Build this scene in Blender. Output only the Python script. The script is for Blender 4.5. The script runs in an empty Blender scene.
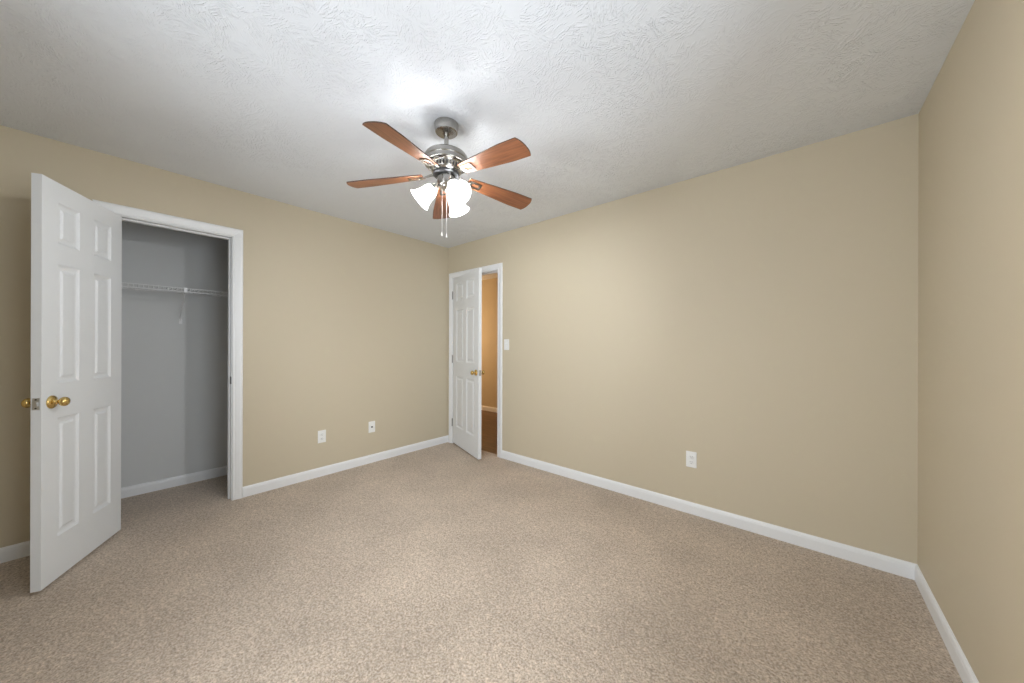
import bpy, bmesh, math, random
from math import pi, sin, cos, radians as R
from mathutils import Vector, Matrix

random.seed(4)
scene = bpy.context.scene
COL = scene.collection

# ------------------------------------------------------------------ camera
ROOM_W, ROOM_L, ROOM_H = 3.855, 3.75, 2.44
cam_data = bpy.data.cameras.new('camera')
cam_data.sensor_width = 36.0
cam_data.lens = 340.34 * 36.0 / 1024.0
cam_data.shift_y = 3.3 / 1024.0
cam_data.clip_start = 0.02
cam = bpy.data.objects.new('camera', cam_data)
COL.objects.link(cam)
cam.matrix_world = (Matrix.Translation((3.400, -2.733, 1.224)) @ Matrix.Rotation(0.70828, 4, 'Z')
                    @ Matrix.Rotation(pi / 2, 4, 'X') @ Matrix.Rotation(0.0029, 4, 'Z'))
scene.camera = cam

# ------------------------------------------------------------------ world, lights, exposure
scene.view_settings.view_transform = 'Standard'
scene.view_settings.look = 'None'
scene.view_settings.gamma = 1.0
scene.view_settings.use_curve_mapping = False
scene.view_settings.exposure = 0.26
scene.cycles.caustics_reflective = False

world = bpy.data.worlds.new('sky')
scene.world = world
world.use_nodes = True
bgn = world.node_tree.nodes['Background']
bgn.inputs['Color'].default_value = (0.72, 0.83, 1.0, 1)
bgn.inputs['Strength'].default_value = 1.2

def light(name, kind, loc, energy, color, **kw):
    d = bpy.data.lights.new(name, kind)
    d.energy = energy
    d.color = color
    for k, v in kw.items():
        setattr(d, k, v)
    o = bpy.data.objects.new(name, d)
    o.location = loc
    COL.objects.link(o)
    return o

WZ0, WZ1 = 0.78, 2.08
WX0, WX1 = 1.85, 3.20          # window in the wall behind the viewer
WY0, WY1 = -2.62, -1.52        # window in the right wall, beside the viewer
day_front = light('daylight_front', 'AREA', ((WX0 + WX1) / 2, -ROOM_L - 0.32, (WZ0 + WZ1) / 2), 60.0, (0.88, 0.94, 1.0),
                  shape='RECTANGLE', size=1.50, size_y=1.36)
day_front.rotation_euler = (R(90), 0, 0)       # shines along +Y
day_right = light('daylight_right', 'AREA', (ROOM_W + 0.32, (WY0 + WY1) / 2, (WZ0 + WZ1) / 2), 35.0, (0.86, 0.93, 1.0),
                  shape='RECTANGLE', size=1.36, size_y=1.20)
day_right.rotation_euler = (0, R(90), 0)       # shines along -X
hall_light = light('hall_light', 'POINT', (-2.1, 0.95, 1.45), 36.0, (1.0, 0.68, 0.40), shadow_soft_size=0.10)
SHADE_L = 5.0          # the frosted shades glow
BULB_W, BULB_C = 28.0, (0.93, 0.965, 1.0)

# ------------------------------------------------------------------ materials
def new_mat(name):
    m = bpy.data.materials.new(name)
    m.use_nodes = True
    nt = m.node_tree
    return m, nt, nt.nodes['Principled BSDF']

def simple(name, col, rough=0.5, metal=0.0, bump=None, spec=None):
    m, nt, b = new_mat(name)
    b.inputs['Base Color'].default_value = (*col, 1)
    b.inputs['Roughness'].default_value = rough
    b.inputs['Metallic'].default_value = metal
    if spec is not None:
        b.inputs['Specular IOR Level'].default_value = spec
    if bump:
        tc = nt.nodes.new('ShaderNodeTexCoord')
        n = nt.nodes.new('ShaderNodeTexNoise')
        n.inputs['Scale'].default_value = bump[0]
        n.inputs['Detail'].default_value = 3
        bp = nt.nodes.new('ShaderNodeBump')
        bp.inputs['Strength'].default_value = bump[1]
        bp.inputs['Distance'].default_value = bump[2]
        nt.links.new(tc.outputs['Object'], n.inputs['Vector'])
        nt.links.new(n.outputs['Fac'], bp.inputs['Height'])
        nt.links.new(bp.outputs['Normal'], b.inputs['Normal'])
    return m

M = {}
M['wall'] = simple('beige_wall_paint', (0.60, 0.525, 0.39), 0.6, bump=(160, 0.12, 0.002), spec=0.3)
M['closet'] = simple('grey_closet_paint', (0.66, 0.665, 0.655), 0.65, bump=(160, 0.12, 0.002), spec=0.3)
M['trim'] = simple('white_trim_paint', (0.845, 0.85, 0.855), 0.38, bump=(60, 0.05, 0.001))
M['door'] = simple('white_door_paint', (0.79, 0.805, 0.82), 0.40, bump=(90, 0.05, 0.001))
M['brass'] = simple('polished_brass', (0.72, 0.52, 0.20), 0.22, 1.0)
M['nickel'] = simple('brushed_nickel', (0.38, 0.365, 0.34), 0.22, 1.0, bump=(220, 0.06, 0.001))
M['dark_metal'] = simple('dark_steel', (0.09, 0.09, 0.095), 0.4, 0.9)
M['steel'] = simple('satin_steel', (0.55, 0.55, 0.54), 0.35, 1.0)
M['hinge'] = simple('grey_hinge_metal', (0.33, 0.32, 0.31), 0.4, 0.9)
M['plate'] = simple('white_plastic', (0.86, 0.86, 0.84), 0.3)
M['slot'] = simple('dark_slot', (0.03, 0.03, 0.03), 0.6)
M['wire'] = simple('white_vinyl_wire', (0.80, 0.80, 0.80), 0.4)
M['chain'] = simple('chain_metal', (0.85, 0.83, 0.80), 0.3, 0.6)

def carpet_mat():
    m, nt, b = new_mat('beige_carpet_pile')
    tc = nt.nodes.new('ShaderNodeTexCoord')
    L = nt.links.new
    def noise(scale, detail, rough=0.6):
        n = nt.nodes.new('ShaderNodeTexNoise')
        n.inputs['Scale'].default_value = scale
        n.inputs['Detail'].default_value = detail
        n.inputs['Roughness'].default_value = rough
        L(tc.outputs['Object'], n.inputs['Vector'])
        return n
    fine = noise(112, 3, 0.75)
    mid = noise(42, 2)
    big = noise(2.1, 4, 0.62)
    r1 = nt.nodes.new('ShaderNodeValToRGB')
    r1.color_ramp.elements[0].position = 0.33
    r1.color_ramp.elements[0].color = (0.33, 0.25, 0.185, 1)
    r1.color_ramp.elements[1].position = 0.66
    r1.color_ramp.elements[1].color = (0.72, 0.605, 0.495, 1)
    e = r1.color_ramp.elements.new(0.5)
    e.color = (0.535, 0.435, 0.34, 1)
    tuft = nt.nodes.new('ShaderNodeTexVoronoi')            # every tuft has its own shade
    tuft.inputs['Scale'].default_value = 165
    L(tc.outputs['Object'], tuft.inputs['Vector'])
    ts = nt.nodes.new('ShaderNodeSeparateColor')
    L(tuft.outputs['Color'], ts.inputs['Color'])
    tm = nt.nodes.new('ShaderNodeMapRange')
    tm.inputs['To Min'].default_value = -0.07
    tm.inputs['To Max'].default_value = 0.07
    L(ts.outputs[0], tm.inputs['Value'])
    ta = nt.nodes.new('ShaderNodeMath')
    ta.operation = 'ADD'
    L(fine.outputs['Fac'], ta.inputs[0])
    L(tm.outputs['Result'], ta.inputs[1])
    L(ta.outputs[0], r1.inputs['Fac'])
    def modulate(prev, node, lo, hi, amt):
        mr = nt.nodes.new('ShaderNodeMapRange')
        mr.inputs['From Min'].default_value = 0.3
        mr.inputs['From Max'].default_value = 0.7
        mr.inputs['To Min'].default_value = lo
        mr.inputs['To Max'].default_value = hi
        L(node.outputs['Fac'], mr.inputs['Value'])
        mx = nt.nodes.new('ShaderNodeMix')
        mx.data_type = 'RGBA'
        mx.blend_type = 'MULTIPLY'
        mx.inputs['Factor'].default_value = amt
        L(prev, mx.inputs[6])
        L(mr.outputs['Result'], mx.inputs[7])
        return mx.outputs[2]
    c = modulate(r1.outputs['Color'], mid, 0.86, 1.14, 1.0)
    c = modulate(c, big, 0.86, 1.10, 1.0)
    L(c, b.inputs['Base Color'])
    b.inputs['Roughness'].default_value = 0.95
    b.inputs['Specular IOR Level'].default_value = 0.1
    b.inputs['Sheen Weight'].default_value = 0.15
    add = nt.nodes.new('ShaderNodeMath')
    add.operation = 'ADD'
    L(fine.outputs['Fac'], add.inputs[0])
    L(mid.outputs['Fac'], add.inputs[1])
    bp = nt.nodes.new('ShaderNodeBump')
    bp.inputs['Strength'].default_value = 0.7
    bp.inputs['Distance'].default_value = 0.008
    L(add.outputs[0], bp.inputs['Height'])
    L(bp.outputs['Normal'], b.inputs['Normal'])
    return m
M['carpet'] = carpet_mat()

def ceiling_mat():
    """white ceiling with a slap-brush texture: a patch of curved brush strokes in every cell, each patch turned its own way"""
    m, nt, b = new_mat('white_stomped_ceiling')
    L = nt.links.new
    b.inputs['Base Color'].default_value = (0.80, 0.825, 0.86, 1)
    b.inputs['Roughness'].default_value = 0.8
    b.inputs['Specular IOR Level'].default_value = 0.2
    tc = nt.nodes.new('ShaderNodeTexCoord')
    def strokes(scale, seed):
        mp = nt.nodes.new('ShaderNodeMapping')
        mp.inputs['Location'].default_value = (seed, seed * 1.7, 0)
        L(tc.outputs['Object'], mp.inputs['Vector'])
        wob = nt.nodes.new('ShaderNodeTexNoise')
        wob.inputs['Scale'].default_value = 7
        L(mp.outputs['Vector'], wob.inputs['Vector'])
        wv = nt.nodes.new('ShaderNodeVectorMath')
        wv.operation = 'SCALE'
        wv.inputs['Scale'].default_value = 0.05
        L(wob.outputs['Color'], wv.inputs[0])
        av = nt.nodes.new('ShaderNodeVectorMath')
        av.operation = 'ADD'
        L(mp.outputs['Vector'], av.inputs[0])
        L(wv.outputs[0], av.inputs[1])
        vo = nt.nodes.new('ShaderNodeTexVoronoi')
        vo.voronoi_dimensions = '2D'
        vo.inputs['Scale'].default_value = scale
        L(av.outputs[0], vo.inputs['Vector'])
        sep = nt.nodes.new('ShaderNodeSeparateColor')
        L(vo.outputs['Color'], sep.inputs['Color'])
        ang = nt.nodes.new('ShaderNodeMath')
        ang.operation = 'MULTIPLY'
        ang.inputs[1].default_value = 2 * pi
        L(sep.outputs[0], ang.inputs[0])
        rot = nt.nodes.new('ShaderNodeVectorRotate')
        rot.rotation_type = 'Z_AXIS'
        L(av.outputs[0], rot.inputs['Vector'])
        L(ang.outputs[0], rot.inputs['Angle'])
        st = nt.nodes.new('ShaderNodeMapping')
        st.inputs['Scale'].default_value = (150, 34, 1)
        L(rot.outputs['Vector'], st.inputs['Vector'])
        n = nt.nodes.new('ShaderNodeTexNoise')
        n.inputs['Scale'].default_value = 1.0
        n.inputs['Detail'].default_value = 1.5
        L(st.outputs['Vector'], n.inputs['Vector'])
        rp = nt.nodes.new('ShaderNodeMapRange')
        rp.interpolation_type = 'SMOOTHSTEP'
        rp.inputs['From Min'].default_value = 0.50
        rp.inputs['From Max'].default_value = 0.66
        L(n.outputs['Fac'], rp.inputs['Value'])
        # strokes fade towards the rim of each patch
        fd = nt.nodes.new('ShaderNodeMapRange')
        fd.interpolation_type = 'SMOOTHSTEP'
        fd.inputs['From Min'].default_value = 0.75
        fd.inputs['From Max'].default_value = 0.35
        L(vo.outputs['Distance'], fd.inputs['Value'])
        mu = nt.nodes.new('ShaderNodeMath')
        mu.operation = 'MULTIPLY'
        L(rp.outputs['Result'], mu.inputs[0])
        L(fd.outputs['Result'], mu.inputs[1])
        return mu.outputs[0]
    a = strokes(13, 0.0)
    c = strokes(12.5, 3.3)
    mx = nt.nodes.new('ShaderNodeMath')
    mx.operation = 'MAXIMUM'
    L(a, mx.inputs[0])
    L(c, mx.inputs[1])
    bp = nt.nodes.new('ShaderNodeBump')
    # the brush left some stretches fainter than others
    big = nt.nodes.new('ShaderNodeTexNoise')
    big.inputs['Scale'].default_value = 2.2
    big.inputs['Detail'].default_value = 2
    L(tc.outputs['Object'], big.inputs['Vector'])
    br = nt.nodes.new('ShaderNodeMapRange')
    br.inputs['From Min'].default_value = 0.38
    br.inputs['From Max'].default_value = 0.62
    br.inputs['To Min'].default_value = 0.35
    br.inputs['To Max'].default_value = 1.0
    L(big.outputs['Fac'], br.inputs['Value'])
    pm = nt.nodes.new('ShaderNodeMath')
    pm.operation = 'MULTIPLY'
    L(mx.outputs[0], pm.inputs[0])
    L(br.outputs['Result'], pm.inputs[1])
    bp.inputs['Strength'].default_value = 0.7
    bp.inputs['Distance'].default_value = 0.004
    L(pm.outputs[0], bp.inputs['Height'])
    L(bp.outputs['Normal'], b.inputs['Normal'])
    return m
M['ceiling'] = ceiling_mat()

def wood_mat(name, c1, c2, c3, scale, rough=0.35, planks=False):
    m, nt, b = new_mat(name)
    L = nt.links.new
    tc = nt.nodes.new('ShaderNodeTexCoord')
    mp = nt.nodes.new('ShaderNodeMapping')
    mp.inputs['Scale'].default_value = scale
    L(tc.outputs['Object'], mp.inputs['Vector'])
    n = nt.nodes.new('ShaderNodeTexNoise')
    n.inputs['Scale'].default_value = 1.0
    n.inputs['Detail'].default_value = 5
    n.inputs['Distortion'].default_value = 0.4
    L(mp.outputs['Vector'], n.inputs['Vector'])
    r = nt.nodes.new('ShaderNodeValToRGB')
    r.color_ramp.elements[0].position = 0.30
    r.color_ramp.elements[0].color = (*c1, 1)
    r.color_ramp.elements[1].position = 0.72
    r.color_ramp.elements[1].color = (*c3, 1)
    e = r.color_ramp.elements.new(0.5)
    e.color = (*c2, 1)
    L(n.outputs['Fac'], r.inputs['Fac'])
    out = r.outputs['Color']
    if planks:
        br = nt.nodes.new('ShaderNodeTexBrick')
        br.inputs['Scale'].default_value = 1.0
        br.inputs['Brick Width'].default_value = 0.9
        br.inputs['Row Height'].default_value = 0.083
        br.inputs['Mortar Size'].default_value = 0.0015
        br.inputs['Color1'].default_value = (0.85, 0.85, 0.85, 1)
        br.inputs['Color2'].default_value = (1.1, 1.1, 1.1, 1)
        br.inputs['Mortar'].default_value = (0.35, 0.35, 0.35, 1)
        L(tc.outputs['Object'], br.inputs['Vector'])
        mx = nt.nodes.new('ShaderNodeMix')
        mx.data_type = 'RGBA'
        mx.blend_type = 'MULTIPLY'
        mx.inputs['Factor'].default_value = 1.0
        L(out, mx.inputs[6])
        L(br.outputs['Color'], mx.inputs[7])
        out = mx.outputs[2]
    L(out, b.inputs['Base Color'])
    b.inputs['Roughness'].default_value = rough
    return m
M['blade'] = wood_mat('cherry_blade_veneer', (0.14, 0.046, 0.018), (0.21, 0.076, 0.030), (0.28, 0.108, 0.046), (7, 90, 20), 0.32)
M['blade_edge'] = simple('dark_blade_edge', (0.05, 0.02, 0.012), 0.5)
M['hardwood'] = wood_mat('brown_hardwood_planks', (0.115, 0.058, 0.027), (0.155, 0.083, 0.039), (0.20, 0.11, 0.053), (6, 60, 20), 0.4, True)

def shade_mat():
    m, nt, b = new_mat('frosted_white_glass')
    L = nt.links.new
    b.inputs['Base Color'].default_value = (0.92, 0.92, 0.91, 1)
    b.inputs['Emission Color'].default_value = (0.97, 0.98, 1.0, 1)
    b.inputs['Emission Strength'].default_value = SHADE_L
    b.inputs['Roughness'].default_value = 0.25
    tr = nt.nodes.new('ShaderNodeBsdfTranslucent')
    tr.inputs['Color'].default_value = (0.95, 0.95, 0.94, 1)
    mx = nt.nodes.new('ShaderNodeMixShader')
    mx.inputs['Fac'].default_value = 0.62
    L(b.outputs['BSDF'], mx.inputs[1])
    L(tr.outputs['BSDF'], mx.inputs[2])
    tp = nt.nodes.new('ShaderNodeBsdfTransparent')      # thin etched glass lets part of the bulb's light straight through
    m2 = nt.nodes.new('ShaderNodeMixShader')
    m2.inputs['Fac'].default_value = 0.26
    L(mx.outputs['Shader'], m2.inputs[1])
    L(tp.outputs['BSDF'], m2.inputs[2])
    L(m2.outputs['Shader'], nt.nodes['Material Output'].inputs['Surface'])
    return m
M['shade'] = shade_mat()

def bulb_mat():
    m, nt, b = new_mat('lit_bulb_glass')
    b.inputs['Base Color'].default_value = (1, 1, 1, 1)
    b.inputs['Emission Color'].default_value = (1.0, 0.96, 0.90, 1)
    b.inputs['Emission Strength'].default_value = 60.0
    tp = nt.nodes.new('ShaderNodeBsdfTransparent')
    mx = nt.nodes.new('ShaderNodeMixShader')
    mx.inputs['Fac'].default_value = 0.8
    nt.links.new(b.outputs['BSDF'], mx.inputs[1])
    nt.links.new(tp.outputs['BSDF'], mx.inputs[2])
    nt.links.new(mx.outputs['Shader'], nt.nodes['Material Output'].inputs['Surface'])
    return m
M['bulb'] = bulb_mat()

def glass_mat():
    m, nt, b = new_mat('window_glass')
    L = nt.links.new
    t = nt.nodes.new('ShaderNodeBsdfTransparent')
    g = nt.nodes.new('ShaderNodeBsdfGlossy')
    g.inputs['Roughness'].default_value = 0.02
    f = nt.nodes.new('ShaderNodeFresnel')
    f.inputs['IOR'].default_value = 1.25
    mx = nt.nodes.new('ShaderNodeMixShader')
    L(f.outputs['Fac'], mx.inputs['Fac'])
    L(t.outputs[0], mx.inputs[1])
    L(g.outputs[0], mx.inputs[2])
    L(mx.outputs[0], nt.nodes['Material Output'].inputs['Surface'])
    return m
M['glass'] = glass_mat()

# ------------------------------------------------------------------ mesh helpers
def obj(name, bm, m, parent=None, smooth=None, mats=None):
    me = bpy.data.meshes.new(name)
    bmesh.ops.recalc_face_normals(bm, faces=bm.faces)
    if smooth is not None:
        for f in bm.faces:
            f.smooth = True
        for e in bm.edges:
            if len(e.link_faces) == 2 and e.calc_face_angle(0) > R(smooth):
                e.smooth = False
    bm.to_mesh(me)
    bm.free()
    for k in (mats or [m]):
        me.materials.append(M[k])
    o = bpy.data.objects.new(name, me)
    COL.objects.link(o)
    if parent:
        o.parent = parent
    return o

def tag(o, label, cat, group=None, kind=None):
    o['label'] = label
    o['category'] = cat
    if group:
        o['group'] = group
    if kind:
        o['kind'] = kind
    return o

def thing(name, label, cat, loc=(0, 0, 0), rotz=0.0, group=None, kind=None):
    o = bpy.data.objects.new(name, None)
    o.empty_display_size = 0.1
    COL.objects.link(o)
    o.location = loc
    o.rotation_euler = (0, 0, rotz)
    return tag(o, label, cat, group, kind)

def box(bm, x0, x1, y0, y1, z0, z1, bevel=0.0, seg=2):
    r = bmesh.ops.create_cube(bm, size=1.0)
    vs = r['verts']
    for v in vs:
        v.co = Vector(((x0 + x1) / 2 + v.co.x * (x1 - x0), (y0 + y1) / 2 + v.co.y * (y1 - y0), (z0 + z1) / 2 + v.co.z * (z1 - z0)))
    if bevel:
        es = list({e for v in vs for e in v.link_edges})
        bmesh.ops.bevel(bm, geom=es, offset=bevel, segments=seg, profile=0.5, affect='EDGES')
    return vs

def lathe(bm, prof, seg=32, mtx=None, closed=False):
    """prof: list of (r, t); revolved about Z"""
    rings = []
    new = []
    for r, t in prof:
        if r < 1e-6:
            v = bm.verts.new((0, 0, t))
            new.append(v)
            rings.append([v])
        else:
            ring = [bm.verts.new((r * cos(2 * pi * k / seg), r * sin(2 * pi * k / seg), t)) for k in range(seg)]
            new += ring
            rings.append(ring)
    pairs = list(zip(rings, rings[1:]))
    if closed:
        pairs.append((rings[-1], rings[0]))
    for a, b in pairs:
        for k in range(seg):
            k2 = (k + 1) % seg
            if len(a) == 1 and len(b) == 1:
                continue
            if len(a) == 1:
                bm.faces.new((a[0], b[k], b[k2]))
            elif len(b) == 1:
                bm.faces.new((a[k], a[k2], b[0]))
            else:
                bm.faces.new((a[k], a[k2], b[k2], b[k]))
    if mtx is not None:
        bmesh.ops.transform(bm, matrix=mtx, verts=new)
    return new

def tube(bm, pts, r, seg=10, caps=True):
    pts = [Vector(p) for p in pts]
    rings = []
    up = None
    for i, p in enumerate(pts):
        if i == 0:
            d = pts[1] - p
        elif i == len(pts) - 1:
            d = p - pts[i - 1]
        else:
            d = (pts[i + 1] - p).normalized() + (p - pts[i - 1]).normalized()
        d.normalize()
        if up is None:
            up = Vector((0, 0, 1)) if abs(d.z) < 0.9 else Vector((1, 0, 0))
        side = d.cross(up).normalized()
        up2 = side.cross(d).normalized()
        up = up2
        rr = r[i] if isinstance(r, (list, tuple)) else r
        rings.append([bm.verts.new(p + rr * (cos(2 * pi * k / seg) * side + sin(2 * pi * k / seg) * up2)) for k in range(seg)])
    for a, b in zip(rings, rings[1:]):
        for k in range(seg):
            bm.faces.new((a[k], a[(k + 1) % seg], b[(k + 1) % seg], b[k]))
    if caps:
        bm.faces.new(rings[0])
        bm.faces.new(rings[-1])

def prism_y(bm, prof, y0, y1):
    """closed profile [(x,z)] extruded along y"""
    a = [bm.verts.new((x, y0, z)) for x, z in prof]
    b = [bm.verts.new((x, y1, z)) for x, z in prof]
    n = len(prof)
    for i in range(n):
        bm.faces.new((a[i], a[(i + 1) % n], b[(i + 1) % n], b[i]))
    bm.faces.new(a)
    bm.faces.new(b)

# ------------------------------------------------------------------ the room shell
T = 0.115                                   # wall thickness
C_Y0, C_Y1, C_TOP = -2.756, -2.138, 2.060   # closet opening in the left wall
H_X0, H_X1, H_TOP = 0.098, 0.853, 2.043     # hall door opening in the back wall
CL_X0, CL_Y0, CL_Y1 = -0.70, -3.20, -1.70   # closet interior
HALL_Y = 1.78
HX0, HX1 = -2.6, 2.4                        # hall

def struct(name, bm, m, label, cat, **kw):
    return tag(obj(name, bm, m, **kw), label, cat, kind='structure')

bm = bmesh.new()
box(bm, CL_X0 - T, ROOM_W + T, -ROOM_L - T, 0.045, -0.06, 0.0)
floor = struct('floor', bm, 'carpet', 'beige speckled cut-pile carpet running into the open closet', 'carpet')

bm = bmesh.new()
box(bm, HX0 - T, HX1 + T, 0.045, HALL_Y + T, -0.06, -0.006)
struct('floor_hall', bm, 'hardwood', 'brown hardwood floor in the hallway beyond the far door', 'floor')

bm = bmesh.new()
box(bm, HX0 - T, ROOM_W + T, -ROOM_L - T, HALL_Y + T, ROOM_H, ROOM_H + 0.1)
struct('ceiling', bm, 'ceiling', 'white stomp-textured ceiling', 'ceiling')

def wall(name, m, boxes, label):
    b_ = bmesh.new()
    for bx in boxes:
        box(b_, *bx)
    return struct(name, b_, m, label, 'wall')

wall('wall_left', 'wall', [(-T, 0, -ROOM_L - T, C_Y0 - .018, 0, ROOM_H), (-T, 0, C_Y1 + .018, 0, 0, ROOM_H),
                           (-T, 0, C_Y0 - .018, C_Y1 + .018, C_TOP + .018, ROOM_H)], 'beige wall with the closet opening and two white cover plates')
wall('wall_back', 'wall', [(HX0, H_X0 - .018, 0, T, 0, ROOM_H), (H_X1 + .018, ROOM_W + T, 0, T, 0, ROOM_H),
                           (H_X0 - .018, H_X1 + .018, 0, T, H_TOP + .018, ROOM_H)], 'long beige wall with the narrow hall door and light switch')
wall('wall_right', 'wall', [(ROOM_W, ROOM_W + T, -ROOM_L - T, WY0, 0, ROOM_H), (ROOM_W, ROOM_W + T, WY1, 0, 0, ROOM_H),
                            (ROOM_W, ROOM_W + T, WY0, WY1, 0, WZ0), (ROOM_W, ROOM_W + T, WY0, WY1, WZ1, ROOM_H)], 'plain beige wall at the right edge of the picture')
wall('wall_front', 'wall', [(0, WX0, -ROOM_L - T, -ROOM_L, 0, ROOM_H), (WX1, ROOM_W, -ROOM_L - T, -ROOM_L, 0, ROOM_H),
                            (WX0, WX1, -ROOM_L - T, -ROOM_L, 0, WZ0), (WX0, WX1, -ROOM_L - T, -ROOM_L, WZ1, ROOM_H)], 'beige wall with the window behind the viewer')
# closet lining: back, two ends, and the inner faces of the front wall
wall('wall_closet', 'closet', [(CL_X0 - T, CL_X0, CL_Y0 - T, CL_Y1 + T, 0, ROOM_H), (CL_X0, -T, CL_Y0 - T, CL_Y0, 0, ROOM_H),
                               (CL_X0, -T, CL_Y1, CL_Y1 + T, 0, ROOM_H),
                               (-T - .004, -T, CL_Y0, C_Y0 - .018, 0, ROOM_H), (-T - .004, -T, C_Y1 + .018, CL_Y1, 0, ROOM_H),
                               (-T - .004, -T, C_Y0 - .018, C_Y1 + .018, C_TOP + .018, ROOM_H)], 'pale grey walls inside the open closet')
wall('wall_hall', 'wall', [(HX0, HX1, HALL_Y, HALL_Y + T, -.01, ROOM_H), (HX0 - T, HX0, T, HALL_Y, -.01, ROOM_H),
                           (HX1, HX1 + T, T, HALL_Y, -.01, ROOM_H)], 'warmly lit hallway wall seen past the far door')

# baseboards: profile (distance out from wall, height)
BBP = [(0, 0), (.012, 0), (.012, .060), (.010, .066), (.010, .071), (.006, .079), (.0035, .082), (0, .083)]
def baseboard(name, runs, label):
    """runs: (start, end, outward normal) in plan; the profile swept straight"""
    b_ = bmesh.new()
    for (p, q, nrm) in runs:
        p, q, nrm = Vector((*p, 0)), Vector((*q, 0)), Vector((*nrm, 0))
        a = [b_.verts.new(p + nrm * d + Vector((0, 0, h))) for d, h in BBP]
        c = [b_.verts.new(q + nrm * d + Vector((0, 0, h))) for d, h in BBP]
        n = len(BBP)
        for i in range(n):
            b_.faces.new((a[i], a[(i + 1) % n], c[(i + 1) % n], c[i]))
        b_.faces.new(a)
        b_.faces.new(c)
    return struct(name, b_, 'trim', label, 'baseboard')

CW = 0.070                                   # casing from jamb face to outer edge
baseboard('baseboard_left', [((0, C_Y1 + CW), (0, 0), (1, 0)), ((0, -ROOM_L), (0, C_Y0 - CW), (1, 0))], 'white baseboard along the wall with the closet')
baseboard('baseboard_back', [((H_X1 + CW, 0), (ROOM_W, 0), (0, -1)), ((0.0, 0), (H_X0 - CW, 0), (0, -1))], 'white baseboard along the long wall with the hall door')
baseboard('baseboard_right', [((ROOM_W, 0), (ROOM_W, -ROOM_L), (-1, 0))], 'white baseboard at the right edge of the picture')
baseboard('baseboard_front', [((0, -ROOM_L), (ROOM_W, -ROOM_L), (0, 1))], 'white baseboard behind the viewer')
baseboard('baseboard_closet', [((CL_X0, CL_Y0), (CL_X0, CL_Y1), (1, 0)), ((CL_X0, CL_Y0), (-T - .004, CL_Y0), (0, 1)), ((CL_X0, CL_Y1), (-T - .004, CL_Y1), (0, -1))],
          'white baseboard inside the closet')
bbh = baseboard('baseboard_hall', [((HX0, HALL_Y), (HX1, HALL_Y), (0, -1))], 'white baseboard across the hallway floor')
bbh.location.z = -0.006

# ------------------------------------------------------------------ door casings and jambs
CASP = [(.005, 0), (.005, .008), (.008, .011), (.014, .0115), (.018, .009), (.030, .0125), (.050, .0165), (.062, .0165), (.067, .014), (.070, .009), (.070, 0)]
def casing(name, parent, a0, a1, top, place):
    """U-shaped mitred casing; place(a, z, out) -> world point; a runs along the wall"""
    b_ = bmesh.new()
    def ring(ca, cz, sa, sz):
        return [b_.verts.new(place(ca + sa * d, cz + sz * d, t)) for d, t in CASP]
    rings = [ring(a0, 0, -1, 0), ring(a0, top, -1, 1), ring(a1, top, 1, 1), ring(a1, 0, 1, 0)]
    n = len(CASP)
    for a, c in zip(rings, rings[1:]):
        for i in range(n):
            b_.faces.new((a[i], a[(i + 1) % n], c[(i + 1) % n], c[i]))
    b_.faces.new(rings[0])
    b_.faces.new(rings[-1])
    return obj(name, b_, 'trim', parent)

# closet: wall plane x = 0
t1 = thing('trim_1', 'white moulded casing framing the open closet', 'door frame', (0, C_Y1, 0), kind='structure')
def in_local(o, p):
    """parents o to p keeping world coordinates"""
    o.parent = p
    o.matrix_parent_inverse = Matrix.LocRotScale(p.location, p.rotation_euler, None).inverted()
    return o
in_local(casing('casing', None, C_Y0, C_Y1, C_TOP, lambda a, z, t: Vector((t, a, z))), t1)
bm = bmesh.new()
box(bm, -T - .004, 0, C_Y1, C_Y1 + .018, 0, C_TOP)
box(bm, -T - .004, 0, C_Y0 - .018, C_Y0, 0, C_TOP)
box(bm, -T - .004, 0, C_Y0 - .018, C_Y1 + .018, C_TOP, C_TOP + .018)
in_local(obj('jamb', bm, 'trim'), t1)
bm = bmesh.new()
box(bm, -.075, -.040, C_Y1 - .011, C_Y1, 0, C_TOP, .002)
box(bm, -.075, -.040, C_Y0, C_Y0 + .011, 0, C_TOP, .002)
box(bm, -.075, -.040, C_Y0 + .011, C_Y1 - .011, C_TOP - .011, C_TOP, .002)
in_local(obj('door_stop', bm, 'trim'), t1)
bm = bmesh.new()
box(bm, -.038, -.001, C_Y1 - .0022, C_Y1 + .001, .91, .968, .0008)
sp = in_local(obj('strike_plate', bm, 'dark_metal'), t1)
sp['label'] = 'dark metal strike plate'

# hall: wall plane y = 0
t2 = thing('trim_2', 'white moulded casing framing the narrow hall door', 'door frame', (H_X0, 0, 0), kind='structure')
in_local(casing('casing', None, H_X0, H_X1, H_TOP, lambda a, z, t: Vector((a, -t, z))), t2)
bm = bmesh.new()
box(bm, H_X0 - .018, H_X0, 0, T, 0, H_TOP)
box(bm, H_X1, H_X1 + .018, 0, T, 0, H_TOP)
box(bm, H_X0 - .018, H_X1 + .018, 0, T, H_TOP, H_TOP + .018)
in_local(obj('jamb', bm, 'trim'), t2)
bm = bmesh.new()
box(bm, H_X0, H_X0 + .011, .040, .075, 0, H_TOP, .002)
box(bm, H_X1 - .011, H_X1, .040, .075, 0, H_TOP, .002)
box(bm, H_X0 + .011, H_X1 - .011, .040, .075, H_TOP - .011, H_TOP, .002)
in_local(obj('door_stop', bm, 'trim'), t2)
in_local(casing('hall_casing', None, H_X0, H_X1, H_TOP, lambda a, z, t: Vector((a, T + t, z))), t2)

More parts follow.
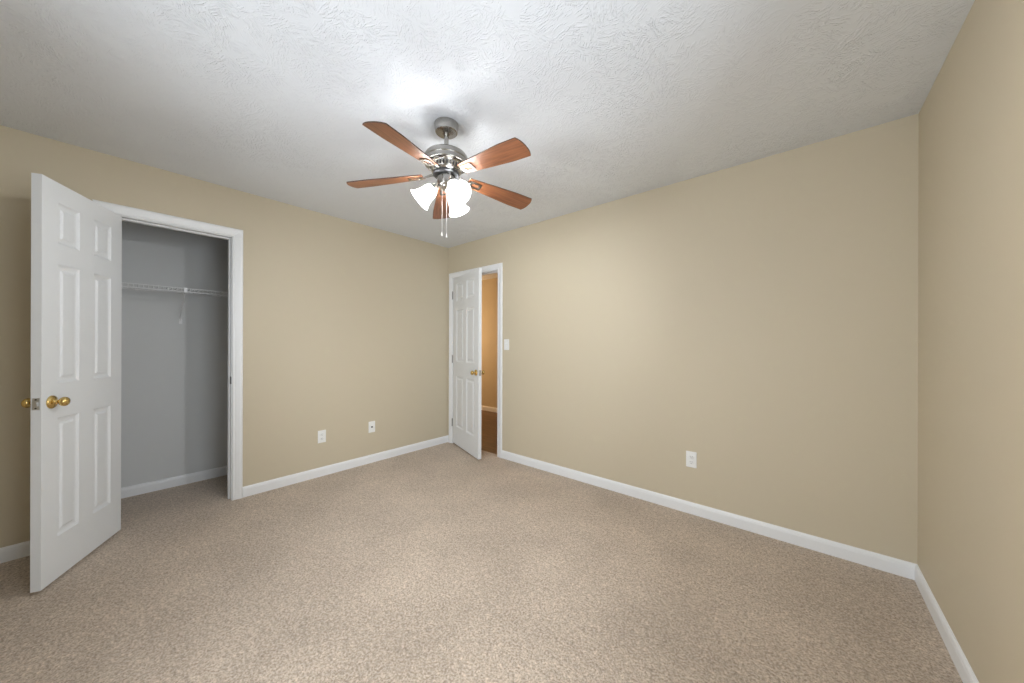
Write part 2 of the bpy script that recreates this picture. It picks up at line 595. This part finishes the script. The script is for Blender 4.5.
# ------------------------------------------------------------------ six-panel doors
def door_slab(W, H, th, cols, rows):
    """slab from (0,0,0) to (W,th,H) with moulded panels on both faces"""
    b_ = bmesh.new()
    xs = sorted({0.0, W, *[v for c in cols for v in c]})
    zs = sorted({0.0, H, *[v for r in rows for v in r]})
    def is_panel(x0, x1, z0, z1):
        return any(abs(c[0] - x0) < 1e-6 and abs(c[1] - x1) < 1e-6 for c in cols) and any(abs(r[0] - z0) < 1e-6 and abs(r[1] - z1) < 1e-6 for r in rows)
    for yy, sg in ((0.0, 1), (th, -1)):
        for x0, x1 in zip(xs, xs[1:]):
            for z0, z1 in zip(zs, zs[1:]):
                if not is_panel(x0, x1, z0, z1):
                    b_.faces.new([b_.verts.new((x, yy, z)) for x, z in ((x0, z0), (x1, z0), (x1, z1), (x0, z1))])
                    continue
                prev = None
                for ins, dep in ((0, 0), (.003, .003), (.011, .0075), (.018, .0085), (.029, .0085), (.037, .0030), (.042, .0022)):
                    ring = [b_.verts.new((x, yy + sg * dep, z)) for x, z in
                            ((x0 + ins, z0 + ins), (x1 - ins, z0 + ins), (x1 - ins, z1 - ins), (x0 + ins, z1 - ins))]
                    if prev:
                        for k in range(4):
                            b_.faces.new((prev[k], prev[(k + 1) % 4], ring[(k + 1) % 4], ring[k]))
                    prev = ring
                b_.faces.new(prev)
    for q in (((0, 0, 0), (0, th, 0), (0, th, H), (0, 0, H)), ((W, 0, 0), (W, th, 0), (W, th, H), (W, 0, H)),
              ((0, 0, 0), (W, 0, 0), (W, th, 0), (0, th, 0)), ((0, 0, H), (W, 0, H), (W, th, H), (0, th, H))):
        b_.faces.new([b_.verts.new(v) for v in q])
    bmesh.ops.remove_doubles(b_, verts=b_.verts, dist=1e-5)
    return b_

KNOB = [(0, 0), (.033, 0), (.033, .003), (.030, .008), (.022, .012), (.013, .015), (.0105, .020), (.0105, .027), (.013, .030),
        (.019, .034), (.0228, .040), (.0238, .046), (.0222, .0525), (.017, .058), (.009, .0615), (0, .062)]
def add_knobs(door, W, th, zk, back=0.060):
    for yy, sg in ((th, 1), (0.0, -1)):
        b_ = bmesh.new()
        mt = Matrix.Translation((W - back, yy, zk)) @ Matrix.Rotation(-sg * pi / 2, 4, 'X')
        lathe(b_, KNOB, 28, mt)
        o = obj('door_knob', b_, 'brass', door, smooth=50)
        o['label'] = 'round polished brass knob'
    b_ = bmesh.new()
    box(b_, W - .001, W + .0012, th / 2 - .0125, th / 2 + .0125, zk - .0285, zk + .0285, .0006)
    lp = obj('latch_plate', b_, 'steel', door)
    b_ = bmesh.new()
    prism = [(W, th / 2 - .008), (W + .010, th / 2 - .004), (W + .010, th / 2 + .008), (W, th / 2 + .008)]
    a = [b_.verts.new((x, y, zk - .010)) for x, y in prism]
    c = [b_.verts.new((x, y, zk + .010)) for x, y in prism]
    for i in range(4):
        b_.faces.new((a[i], a[(i + 1) % 4], c[(i + 1) % 4], c[i]))
    b_.faces.new(a)
    b_.faces.new(c)
    obj('latch_bolt', b_, 'steel', lp)
    for zz in (-.021, .021):
        b_ = bmesh.new()
        lathe(b_, [(.0, .0004), (.0035, .0004), (.0035, .002), (0, .0022)], 10, Matrix.Translation((W + .0008, th / 2, zk + zz)) @ Matrix.Rotation(pi / 2, 4, 'Y'))
        obj('screw', b_, 'dark_metal', lp)

def add_hinges(door, zs, px, py):
    for z in zs:
        b_ = bmesh.new()
        lathe(b_, [(0, -.050), (.004, -.049), (.0062, -.044), (.0062, -.016), (.0056, -.015), (.0062, -.014), (.0062, .014), (.0056, .015),
                   (.0062, .016), (.0062, .044), (.004, .049), (0, .050)], 14, Matrix.Translation((px, py, z)))
        h = obj('hinge', b_, 'hinge', door, smooth=40)
        b_ = bmesh.new()
        box(b_, px - .0015, px + .0008, py, py + .034, z - .044, z + .044)
        obj('hinge_leaf', b_, 'hinge', h)

ROWS = [(.216, .828), (1.006, 1.620), (1.726, 1.938)]
# closet door, swung out past a right angle; its closet side faces the viewer
W1, D1 = 0.608, 0.035
closet_door = struct('door_1', door_slab(W1, 2.040, D1, [(.102, .252), (.362, .510)], ROWS), 'door',
                     'white six-panel closet door standing open at the left', 'door')
closet_door.location = (0.004, -2.736, 0.013)
closet_door.rotation_euler = (0, 0, R(-25.5))
add_knobs(closet_door, W1, D1, 0.915)
add_hinges(closet_door, (.25, 1.03, 1.80), 0.0, -.007)

# hall door, ajar into the room
W2 = 0.750
hall_door = struct('door_2', door_slab(W2, 2.014, D1, [(.118, .328), (.428, .638)], ROWS), 'door',
                   'white six-panel door standing ajar in the far corner', 'door')
hall_door.location = (0.100, -0.006, 0.018)
hall_door.rotation_euler = (0, 0, R(-18.83))
add_knobs(hall_door, W2, D1, 0.908)
add_hinges(hall_door, (.245, 1.03, 1.815), 0.0, -.007)

# ------------------------------------------------------------------ wire shelf in the closet
shelf = thing('wire_shelf', 'white wire shelf with hanging lip across the closet back wall', 'shelf', (CL_X0, -2.40, 1.668))
SY0, SY1, SD = CL_Y0 + .006, CL_Y1 - .006, 0.31
def sl(x, y, z):                      # shelf coordinates: x out from the wall, y along it, z from the deck
    return (x, y + 2.40, z)
bm = bmesh.new()
n = 58
for k in range(n):
    y = SY0 + .01 + (SY1 - SY0 - .02) * k / (n - 1)
    tube(bm, [sl(.004, y, 0), sl(SD, y, 0), sl(SD + .004, y, -.004), sl(SD + .004, y, -.026)], .00165, 6)
obj('cross_wires', bm, 'wire', shelf, smooth=60)
for (x, z) in ((.006, -.004), (.155, -.004), (SD + .002, .003)):
    bm = bmesh.new()
    tube(bm, [sl(x, SY0, z), sl(x, SY1, z)], .0032, 8)
    obj('deck_rod', bm, 'wire', shelf, smooth=60)
bm = bmesh.new()
tube(bm, [sl(SD + .006, SY0, -.026), sl(SD + .006, SY1, -.026)], .0035, 8)
obj('front_lip', bm, 'wire', shelf, smooth=60)
for yb in (-2.362,):
    bm = bmesh.new()
    tube(bm, [sl(.003, yb, -.250), sl(.007, yb, -.225), sl(SD - .012, yb, -.012), sl(SD + .004, yb, -.006)], .0048, 8)
    br = obj('support_brace', bm, 'wire', shelf, smooth=60)
    bm = bmesh.new()
    box(bm, SD - .010, SD + .012, yb + 2.40 - .011, yb + 2.40 + .011, -.032, .008, .002)
    obj('brace_clip', bm, 'wire', br)
    bm = bmesh.new()
    box(bm, 0.0005, .004, yb + 2.40 - .010, yb + 2.40 + .010, -.272, -.228, .001)
    obj('brace_foot', bm, 'wire', br)
for yw in (-2.95, -2.62, -2.10, -1.85):
    bm = bmesh.new()
    box(bm, 0.0005, .013, yw + 2.40 - .008, yw + 2.40 + .008, -.012, .010, .002)
    obj('wall_clip', bm, 'wire', shelf)
for ye, s in ((CL_Y0, 1), (CL_Y1, -1)):
    bm = bmesh.new()
    y0, y1 = sorted((ye + s * .0005 + 2.40, ye + s * .012 + 2.40))
    box(bm, SD - .035, SD + .014, y0, y1, -.045, .012, .003)
    obj('end_bracket', bm, 'wire', shelf)

# ------------------------------------------------------------------ cover plates; local frame: x along the wall, y out of the wall, z up
def rounded_plate(w=.070, h=.115, t=.0055):
    b_ = bmesh.new()
    box(b_, -w / 2, w / 2, 0, t, -h / 2, h / 2, .0025, 3)
    return b_

def screw(parent, x, y, z, name='screw'):
    b_ = bmesh.new()
    lathe(b_, [(.0034, -.001), (.0034, .0008), (.0024, .0014), (0, .0015)], 12, Matrix.Translation((x, y, z)) @ Matrix.Rotation(-pi / 2, 4, 'X'))
    return obj(name, b_, 'plate', parent, smooth=40)

def make_outlet(loc, rz, label):
    t = thing('wall_outlet', label, 'outlet', loc, rz)
    obj('cover_plate', rounded_plate(), 'plate', t)
    for zc in (.0195, -.0195):
        b_ = bmesh.new()
        vs = lathe(b_, [(0, .0085), (.0155, .0085), (.0165, .0078), (.0172, .004)], 28)
        for v in vs:                                   # flattened sides of a duplex face
            v.co.y = max(-.0138, min(.0138, v.co.y))
        bmesh.ops.transform(b_, matrix=Matrix.Translation((0, 0, zc)) @ Matrix.Rotation(-pi / 2, 4, 'X'), verts=b_.verts)
        rc = obj('receptacle', b_, 'plate', t, smooth=40)
        for xs_, hh in ((-.0062, .0085), (.0062, .0070)):
            b_ = bmesh.new()
            box(b_, xs_ - .0012, xs_ + .0012, .0070, .0089, zc + .0035 - hh / 2, zc + .0035 + hh / 2)
            obj('slot', b_, 'slot', rc)
        b_ = bmesh.new()
        lathe(b_, [(0, .0089), (.0024, .0089), (.0024, .0070)], 12, Matrix.Translation((0, 0, zc - .0075)) @ Matrix.Rotation(-pi / 2, 4, 'X'))
        obj('ground_hole', b_, 'slot', rc)
    screw(t, 0, .0055, 0)
    return t

make_outlet((2.782, 0, .394), pi, 'white duplex outlet low on the long beige wall with the switch')
make_outlet((0, -1.479, .367), -pi / 2, 'white duplex outlet low on the closet wall, nearer the closet')

cj = thing('cable_jack', 'white plate with a dark centre jack, low between outlet and hall door', 'cable jack', (0, -.997, .369), -pi / 2)
obj('cover_plate', rounded_plate(), 'plate', cj)
bm = bmesh.new()
lathe(bm, [(.0085, .005), (.0085, .008), (.0055, .0085), (.0048, .009), (.0048, .016), (.003, .016), (.003, .012), (0, .012)], 18, Matrix.Rotation(-pi / 2, 4, 'X'))
c = obj('connector', bm, 'dark_metal', cj, smooth=40)
c['label'] = 'dark threaded connector'
screw(cj, 0, .0055, .042)
screw(cj, 0, .0055, -.042)

sw = thing('light_switch', 'white toggle switch plate beside the far door casing', 'light switch', (.985, 0, 1.226), pi)
obj('cover_plate', rounded_plate(), 'plate', sw)
bm = bmesh.new()
box(bm, -.0055, .0055, .004, .0066, -.0125, .0125, .0008)
col_ = obj('toggle_collar', bm, 'plate', sw)
bm = bmesh.new()
box(bm, -.004, .004, -.001, .015, -.0045, .0045, .0015)
bmesh.ops.transform(bm, matrix=Matrix.Translation((0, .005, 0)) @ Matrix.Rotation(R(28), 4, 'X'), verts=bm.verts)
obj('toggle', bm, 'plate', sw)
screw(sw, 0, .0055, .030)
screw(sw, 0, .0055, -.030)

# ------------------------------------------------------------------ windows; local frame: x along the wall, y outwards, z up from the sill
def make_window(name, label, loc, rz, w, h):
    win = thing(name, label, 'window', loc, rz, kind='structure')
    def boxes(nm, parent, m, lst, bev=0.0):
        b_ = bmesh.new()
        for x0, x1, y0, y1, z0, z1 in lst:
            box(b_, x0, x1, y0, y1, z0, z1, bev)
        return obj(nm, b_, m, parent)
    a = w / 2
    boxes('window_frame', win, 'trim', [(-a, -a + .03, .005, T, 0, h), (a - .03, a, .005, T, 0, h), (-a + .03, a - .03, .005, T, 0, .03), (-a + .03, a - .03, .005, T, h - .03, h)])
    q = .042
    for (y0, y1, z0, z1) in ((.035, .062, .03, h / 2 + .018), (.064, .091, h / 2 - .018, h - .03)):
        e = a - .03
        sash = boxes('sash', win, 'trim', [(-e, -e + q, y0, y1, z0, z1), (e - q, e, y0, y1, z0, z1), (-e + q, e - q, y0, y1, z0, z0 + q), (-e + q, e - q, y0, y1, z1 - q, z1)])
        ym = (y0 + y1) / 2
        boxes('pane', sash, 'glass', [(-e + q - .004, e - q + .004, ym - .002, ym + .002, z0 + q - .004, z1 - q + .004)])
    c = .070
    boxes('window_casing', win, 'trim', [(-a - c, -a + .004, -.015, 0, 0, h + c), (a - .004, a + c, -.015, 0, 0, h + c), (-a + .004, a - .004, -.015, 0, h - .004, h + c),
                                         (-a - .055, a + .055, -.015, 0, -.09, -.022)], .003)
    boxes('window_sill', win, 'trim', [(-a - .085, a + .085, -.045, .03, -.022, 0)], .005)
    return win

make_window('window_1', 'white two-sash window in the wall behind the viewer', ((WX0 + WX1) / 2, -ROOM_L, WZ0), pi, WX1 - WX0, WZ1 - WZ0)
make_window('window_2', 'white two-sash window in the right wall beside the viewer', (ROOM_W, (WY0 + WY1) / 2, WZ0), -pi / 2, WY1 - WY0, WZ1 - WZ0)

# ------------------------------------------------------------------ ceiling fan
FX, FY = 1.898, -1.542
fan = thing('ceiling_fan', 'brushed nickel ceiling fan with five cherry blades and three lit white shades', 'ceiling fan', (FX, FY, ROOM_H))
def fz(z):
    return z - ROOM_H

bm = bmesh.new()
lathe(bm, [(0, 0), (.066, 0), (.067, -.004), (.0665, -.012), (.062, -.036), (.060, -.045), (.055, -.049), (.030, -.050), (.022, -.053), (.016, -.053), (0, -.051)], 48)
obj('canopy', bm, 'nickel', fan, smooth=35)
bm = bmesh.new()
lathe(bm, [(0, -.050), (.0122, -.050), (.0122, fz(2.30)), (0, fz(2.30))], 24)
lathe(bm, [(.0122, fz(2.325)), (.019, fz(2.322)), (.021, fz(2.300)), (.026, fz(2.292)), (.0122, fz(2.290))], 24)
obj('downrod', bm, 'nickel', fan, smooth=35)
bm = bmesh.new()
lathe(bm, [(0, fz(2.293)), (.032, fz(2.293)), (.060, fz(2.289)), (.090, fz(2.280)), (.110, fz(2.268)), (.1170, fz(2.258)), (.1185, fz(2.250)), (.1185, fz(2.238)),
           (.1165, fz(2.235)), (.1165, fz(2.232)), (.1180, fz(2.229)), (.1180, fz(2.216)), (.1165, fz(2.212)), (.112, fz(2.211)), (.108, fz(2.215)), (.090, fz(2.216)),
           (.087, fz(2.213)), (.0855, fz(2.206)), (.0835, fz(2.182)), (.081, fz(2.177)), (.074, fz(2.174)), (.070, fz(2.170)), (0, fz(2.170))], 64)
housing = obj('motor_housing', bm, 'nickel', fan, smooth=35)
for k in range(30):                                     # vent slots round the lower band of the housing
    a = 2 * pi * k / 30
    bm = bmesh.new()
    box(bm, -.0012, .0012, -.0036, .0036, -.0105, .0105, .001)
    mt = Matrix.Rotation(a, 4, 'Z') @ Matrix.Translation((.0845, 0, fz(2.194))) @ Matrix.Rotation(R(4.8), 4, 'Y')
    bmesh.ops.transform(bm, matrix=mt, verts=bm.verts)
    obj('vent_slot', bm, 'slot', housing)
bm = bmesh.new()
lathe(bm, [(0, fz(2.172)), (.070, fz(2.172)), (.072, fz(2.168)), (.072, fz(2.158)), (.068, fz(2.154)), (0, fz(2.154))], 48)
obj('flywheel', bm, 'dark_metal', fan, smooth=35)
bm = bmesh.new()
lathe(bm, [(0, fz(2.156)), (.044, fz(2.156)), (.0495, fz(2.152)), (.0505, fz(2.146)), (.0490, fz(2.112)), (.046, fz(2.100)), (.038, fz(2.094)), (.036, fz(2.086)), (.026, fz(2.080)),
           (.012, fz(2.078)), (.009, fz(2.070)), (.006, fz(2.066)), (0, fz(2.065))], 48)
fitter = obj('light_fitter', bm, 'nickel', fan, smooth=35)

# blades; local frame: +X outwards, origin on the fan axis at the flywheel height
BL_R0, BL_R1 = .130, .554
def blade_mesh():
    b_ = bmesh.new()
    n = 22
    def half(u):                                        # half width along the blade
        return .036 + .026 * min(1, u / .75) ** 0.9
    outline = []
    rr = .012
    for i in range(n + 1):
        u = i / n
        outline.append((BL_R0 + (BL_R1 - .016 - BL_R0) * u, half(u)))
    ww = half(1)
    tip = []
    for k in range(1, 12):
        t_ = 1 - 2 * k / 12
        yv = ww * t_
        bulge = .016 * (1 - abs(t_) ** 2.6)
        tip.append((BL_R1 - .016 + bulge, yv))
    loop = outline + tip + [(x, -y) for x, y in reversed(outline)]
    # rounded root
    th = .0052
    top = [b_.verts.new((x, y, th / 2)) for x, y in loop]
    bot = [b_.verts.new((x, y, -th / 2)) for x, y in loop]
    m_ = len(loop)
    f1 = b_.faces.new(top)
    f2 = b_.faces.new(bot)
    for i in range(m_):
        f = b_.faces.new((top[i], top[(i + 1) % m_], bot[(i + 1) % m_], bot[i]))
        f.material_index = 1
    return b_

def iron_mesh():
    """curved arm from the flywheel, then a flat forked plate under the blade root"""
    b_ = bmesh.new()
    # arm: flat bar swept along a drooping curve
    path = [(.058, 0, .004), (.074, 0, .002), (.090, 0, -.001), (.108, 0, -.0035), (.126, 0, -.0035), (.150, 0, -.0030)]
    wid = [.012, .012, .0095, .0085, .0095, .012]
    prev = None
    for (x, y, z), w in zip(path, wid):
        ring = [b_.verts.new((x, -w, z - .003)), b_.verts.new((x, w, z - .003)), b_.verts.new((x, w * .8, z + .003)), b_.verts.new((x, -w * .8, z + .003))]
        if prev:
            for k in range(4):
                b_.faces.new((prev[k], prev[(k + 1) % 4], ring[(k + 1) % 4], ring[k]))
        else:
            b_.faces.new(ring)
        prev = ring
    b_.faces.new(prev)
    # fork plate: rounded rectangle ring
    zc, t_ = -.0030, .0026
    def rrect(x0, x1, hw, r):
        pts = []
        for cx, cy, a0 in ((x1 - r, hw - r, 0), (x0 + r, hw - r, 90), (x0 + r, -hw + r, 180), (x1 - r, -hw + r, 270)):
            for k in range(6):
                a = R(a0 + 90 * k / 5)
                pts.append((cx + r * cos(a), cy + r * sin(a)))
        return pts
    out = rrect(.136, .212, .0255, .010)
    inn = rrect(.153, .200, .0135, .006)
    vo = [[b_.verts.new((x, y, zc + s * t_)) for x, y in out] for s in (-1, 1)]
    vi = [[b_.verts.new((x, y, zc + s * t_)) for x, y in inn] for s in (-1, 1)]
    n = len(out)
    for i in range(n):
        j = (i + 1) % n
        b_.faces.new((vo[0][i], vo[0][j], vi[0][j], vi[0][i]))
        b_.faces.new((vo[1][i], vo[1][j], vi[1][j], vi[1][i]))
        b_.faces.new((vo[0][i], vo[0][j], vo[1][j], vo[1][i]))
        b_.faces.new((vi[0][i], vi[0][j], vi[1][j], vi[1][i]))
    return b_

PITCH, DROOP = 11.5, 4.9
blade_src = None
BZ = fz(2.163)
for k in range(5):
    az = R(-71 + 72 * k)
    base = Matrix.Translation((0, 0, BZ)) @ Matrix.Rotation(az, 4, 'Z')
    lean = Matrix.Translation((0, 0, .003)) @ Matrix.Rotation(R(DROOP), 4, 'Y') @ Matrix.Rotation(R(-PITCH), 4, 'X')
    if k == 0:
        bl = obj('blade', blade_mesh(), 'blade', fan, mats=['blade', 'blade_edge'])
        ib = iron_mesh()
        # the fork lies in the blade's own plane; the arm stays level at the flywheel
        for v in ib.verts:
            w = max(0.0, min(1.0, (v.co.x - .085) / .045))
            flat = v.co.copy()
            tilt = Matrix.Rotation(R(DROOP), 4, 'Y') @ Matrix.Rotation(R(-PITCH), 4, 'X')
            tz = (tilt @ Vector((flat.x, flat.y, 0))).z
            v.co.z += w * tz
        ir = obj('blade_iron', ib, 'nickel', fan, smooth=40)
        ir['label'] = 'nickel arm and fork plate'
        scr = []
        for (x, y) in ((.205, 0), (.160, .0195), (.160, -.0195)):
            zc = -.0056 + (Matrix.Rotation(R(DROOP), 4, 'Y') @ Matrix.Rotation(R(-PITCH), 4, 'X') @ Vector((x, y, 0))).z
            bm = bmesh.new()
            lathe(bm, [(.0045, .001), (.0045, -.0008), (.003, -.002), (0, -.0022)], 10, Matrix.Translation((x, y, zc)))
            scr.append(obj('screw', bm, 'nickel', ir, smooth=40))
        blade_src = (bl, ir, scr)
    else:
        bl = blade_src[0].copy()
        ir = blade_src[1].copy()
        scr = [o.copy() for o in blade_src[2]]
        for o in (bl, ir, *scr):
            COL.objects.link(o)
        bl.parent = fan
        ir.parent = fan
        for o in scr:
            o.parent = ir
    bl.matrix_local = base @ lean
    ir.matrix_local = base

# light kit
def shade_mesh():
    b_ = bmesh.new()
    outer = [(.0270, .000), (.0330, .004), (.0375, .014), (.0410, .030), (.0440, .050), (.0480, .070), (.0540, .088), (.0620, .102), (.0685, .109), (.0700, .112)]
    inner = [(r - .0035, t + (.0 if i else .003)) for i, (r, t) in enumerate(outer)]
    inner[-1] = (.0670, .112)
    lathe(b_, [(r * .90, t * .92) for r, t in outer + list(reversed(inner))], 48, closed=True)
    return b_

def bulb_mesh():
    b_ = bmesh.new()
    lathe(b_, [(0, .012), (.010, .012), (.012, .024), (.017, .036), (.022, .048), (.0235, .058), (.021, .068), (.014, .076), (.006, .0795), (0, .080)], 24)
    return b_

kit = None
TILT = 47
NECK_R, NECK_Z = .069, fz(2.082)
for k, azd in enumerate((230, 350, 110)):
    az = R(azd)
    # local +Z runs down the shade from neck to mouth
    neck = Matrix.Rotation(az, 4, 'Z') @ Matrix.Translation((NECK_R, 0, NECK_Z)) @ Matrix.Rotation(pi - R(TILT), 4, 'Y')
    if k == 0:
        sh = obj('lamp_shade', shade_mesh(), 'shade', fan, smooth=50)
        sh['label'] = 'lit frosted white bell shade'
        bu = obj('bulb', bulb_mesh(), 'bulb', sh, smooth=50)
        bm = bmesh.new()
        lathe(bm, [(0, -.022), (.012, -.022), (.020, -.018), (.0225, -.004), (.0300, .000), (.0300, .006), (.0240, .008), (0, .008)], 28)
        so = obj('shade_socket', bm, 'nickel', fan, smooth=40)
        bm = bmesh.new()
        ax = Vector((sin(R(TILT)), 0, -cos(R(TILT))))
        pn = Vector((NECK_R, 0, NECK_Z)) - ax * .018
        tube(bm, [(.036, 0, fz(2.122)), (.046, 0, fz(2.120)), tuple(pn - ax * .006), tuple(pn + ax * .004)], .0085, 12)
        ar = obj('light_arm', bm, 'nickel', fan, smooth=50)
        kit = (sh, bu, so, ar)
    else:
        sh, bu, so, ar = [o.copy() for o in kit]
        for o in (sh, bu, so, ar):
            COL.objects.link(o)
        sh.parent = so.parent = ar.parent = fan
        bu.parent = sh
    sh.matrix_local = neck
    so.matrix_local = neck
    ar.matrix_local = Matrix.Rotation(az, 4, 'Z')
    p = Matrix.Translation((FX, FY, ROOM_H)) @ neck @ Vector((0, 0, .056))
    light('bulb_light', 'POINT', p, BULB_W, BULB_C, shadow_soft_size=.022)

# pull chains: the image shows two hanging straight down below the fitter
rt = Vector((cos(R(40.6)), sin(R(40.6)), 0))
for (off, dep, zend) in ((-.020, .012, 1.845), (.008, .030, 1.832)):
    p = rt * off + Vector((sin(R(40.6)), -cos(R(40.6)), 0)) * dep
    bm = bmesh.new()
    z0 = fz(2.100)
    tube(bm, [(p.x, p.y, z0), (p.x, p.y, fz(zend))], .0006, 6)
    z = z0
    while z > fz(zend):
        bmesh.ops.create_icosphere(bm, subdivisions=1, radius=.0012, matrix=Matrix.Translation((p.x, p.y, z)))
        z -= .0032
    ch = obj('pull_chain', bm, 'chain', fan, smooth=60)
    bm = bmesh.new()
    lathe(bm, [(0, 0), (.0016, -.001), (.0024, -.005), (.0036, -.014), (.0042, -.021), (.0034, -.024), (0, -.025)], 14, Matrix.Translation((p.x, p.y, fz(zend))))
    obj('chain_fob', bm, 'chain', ch, smooth=40)
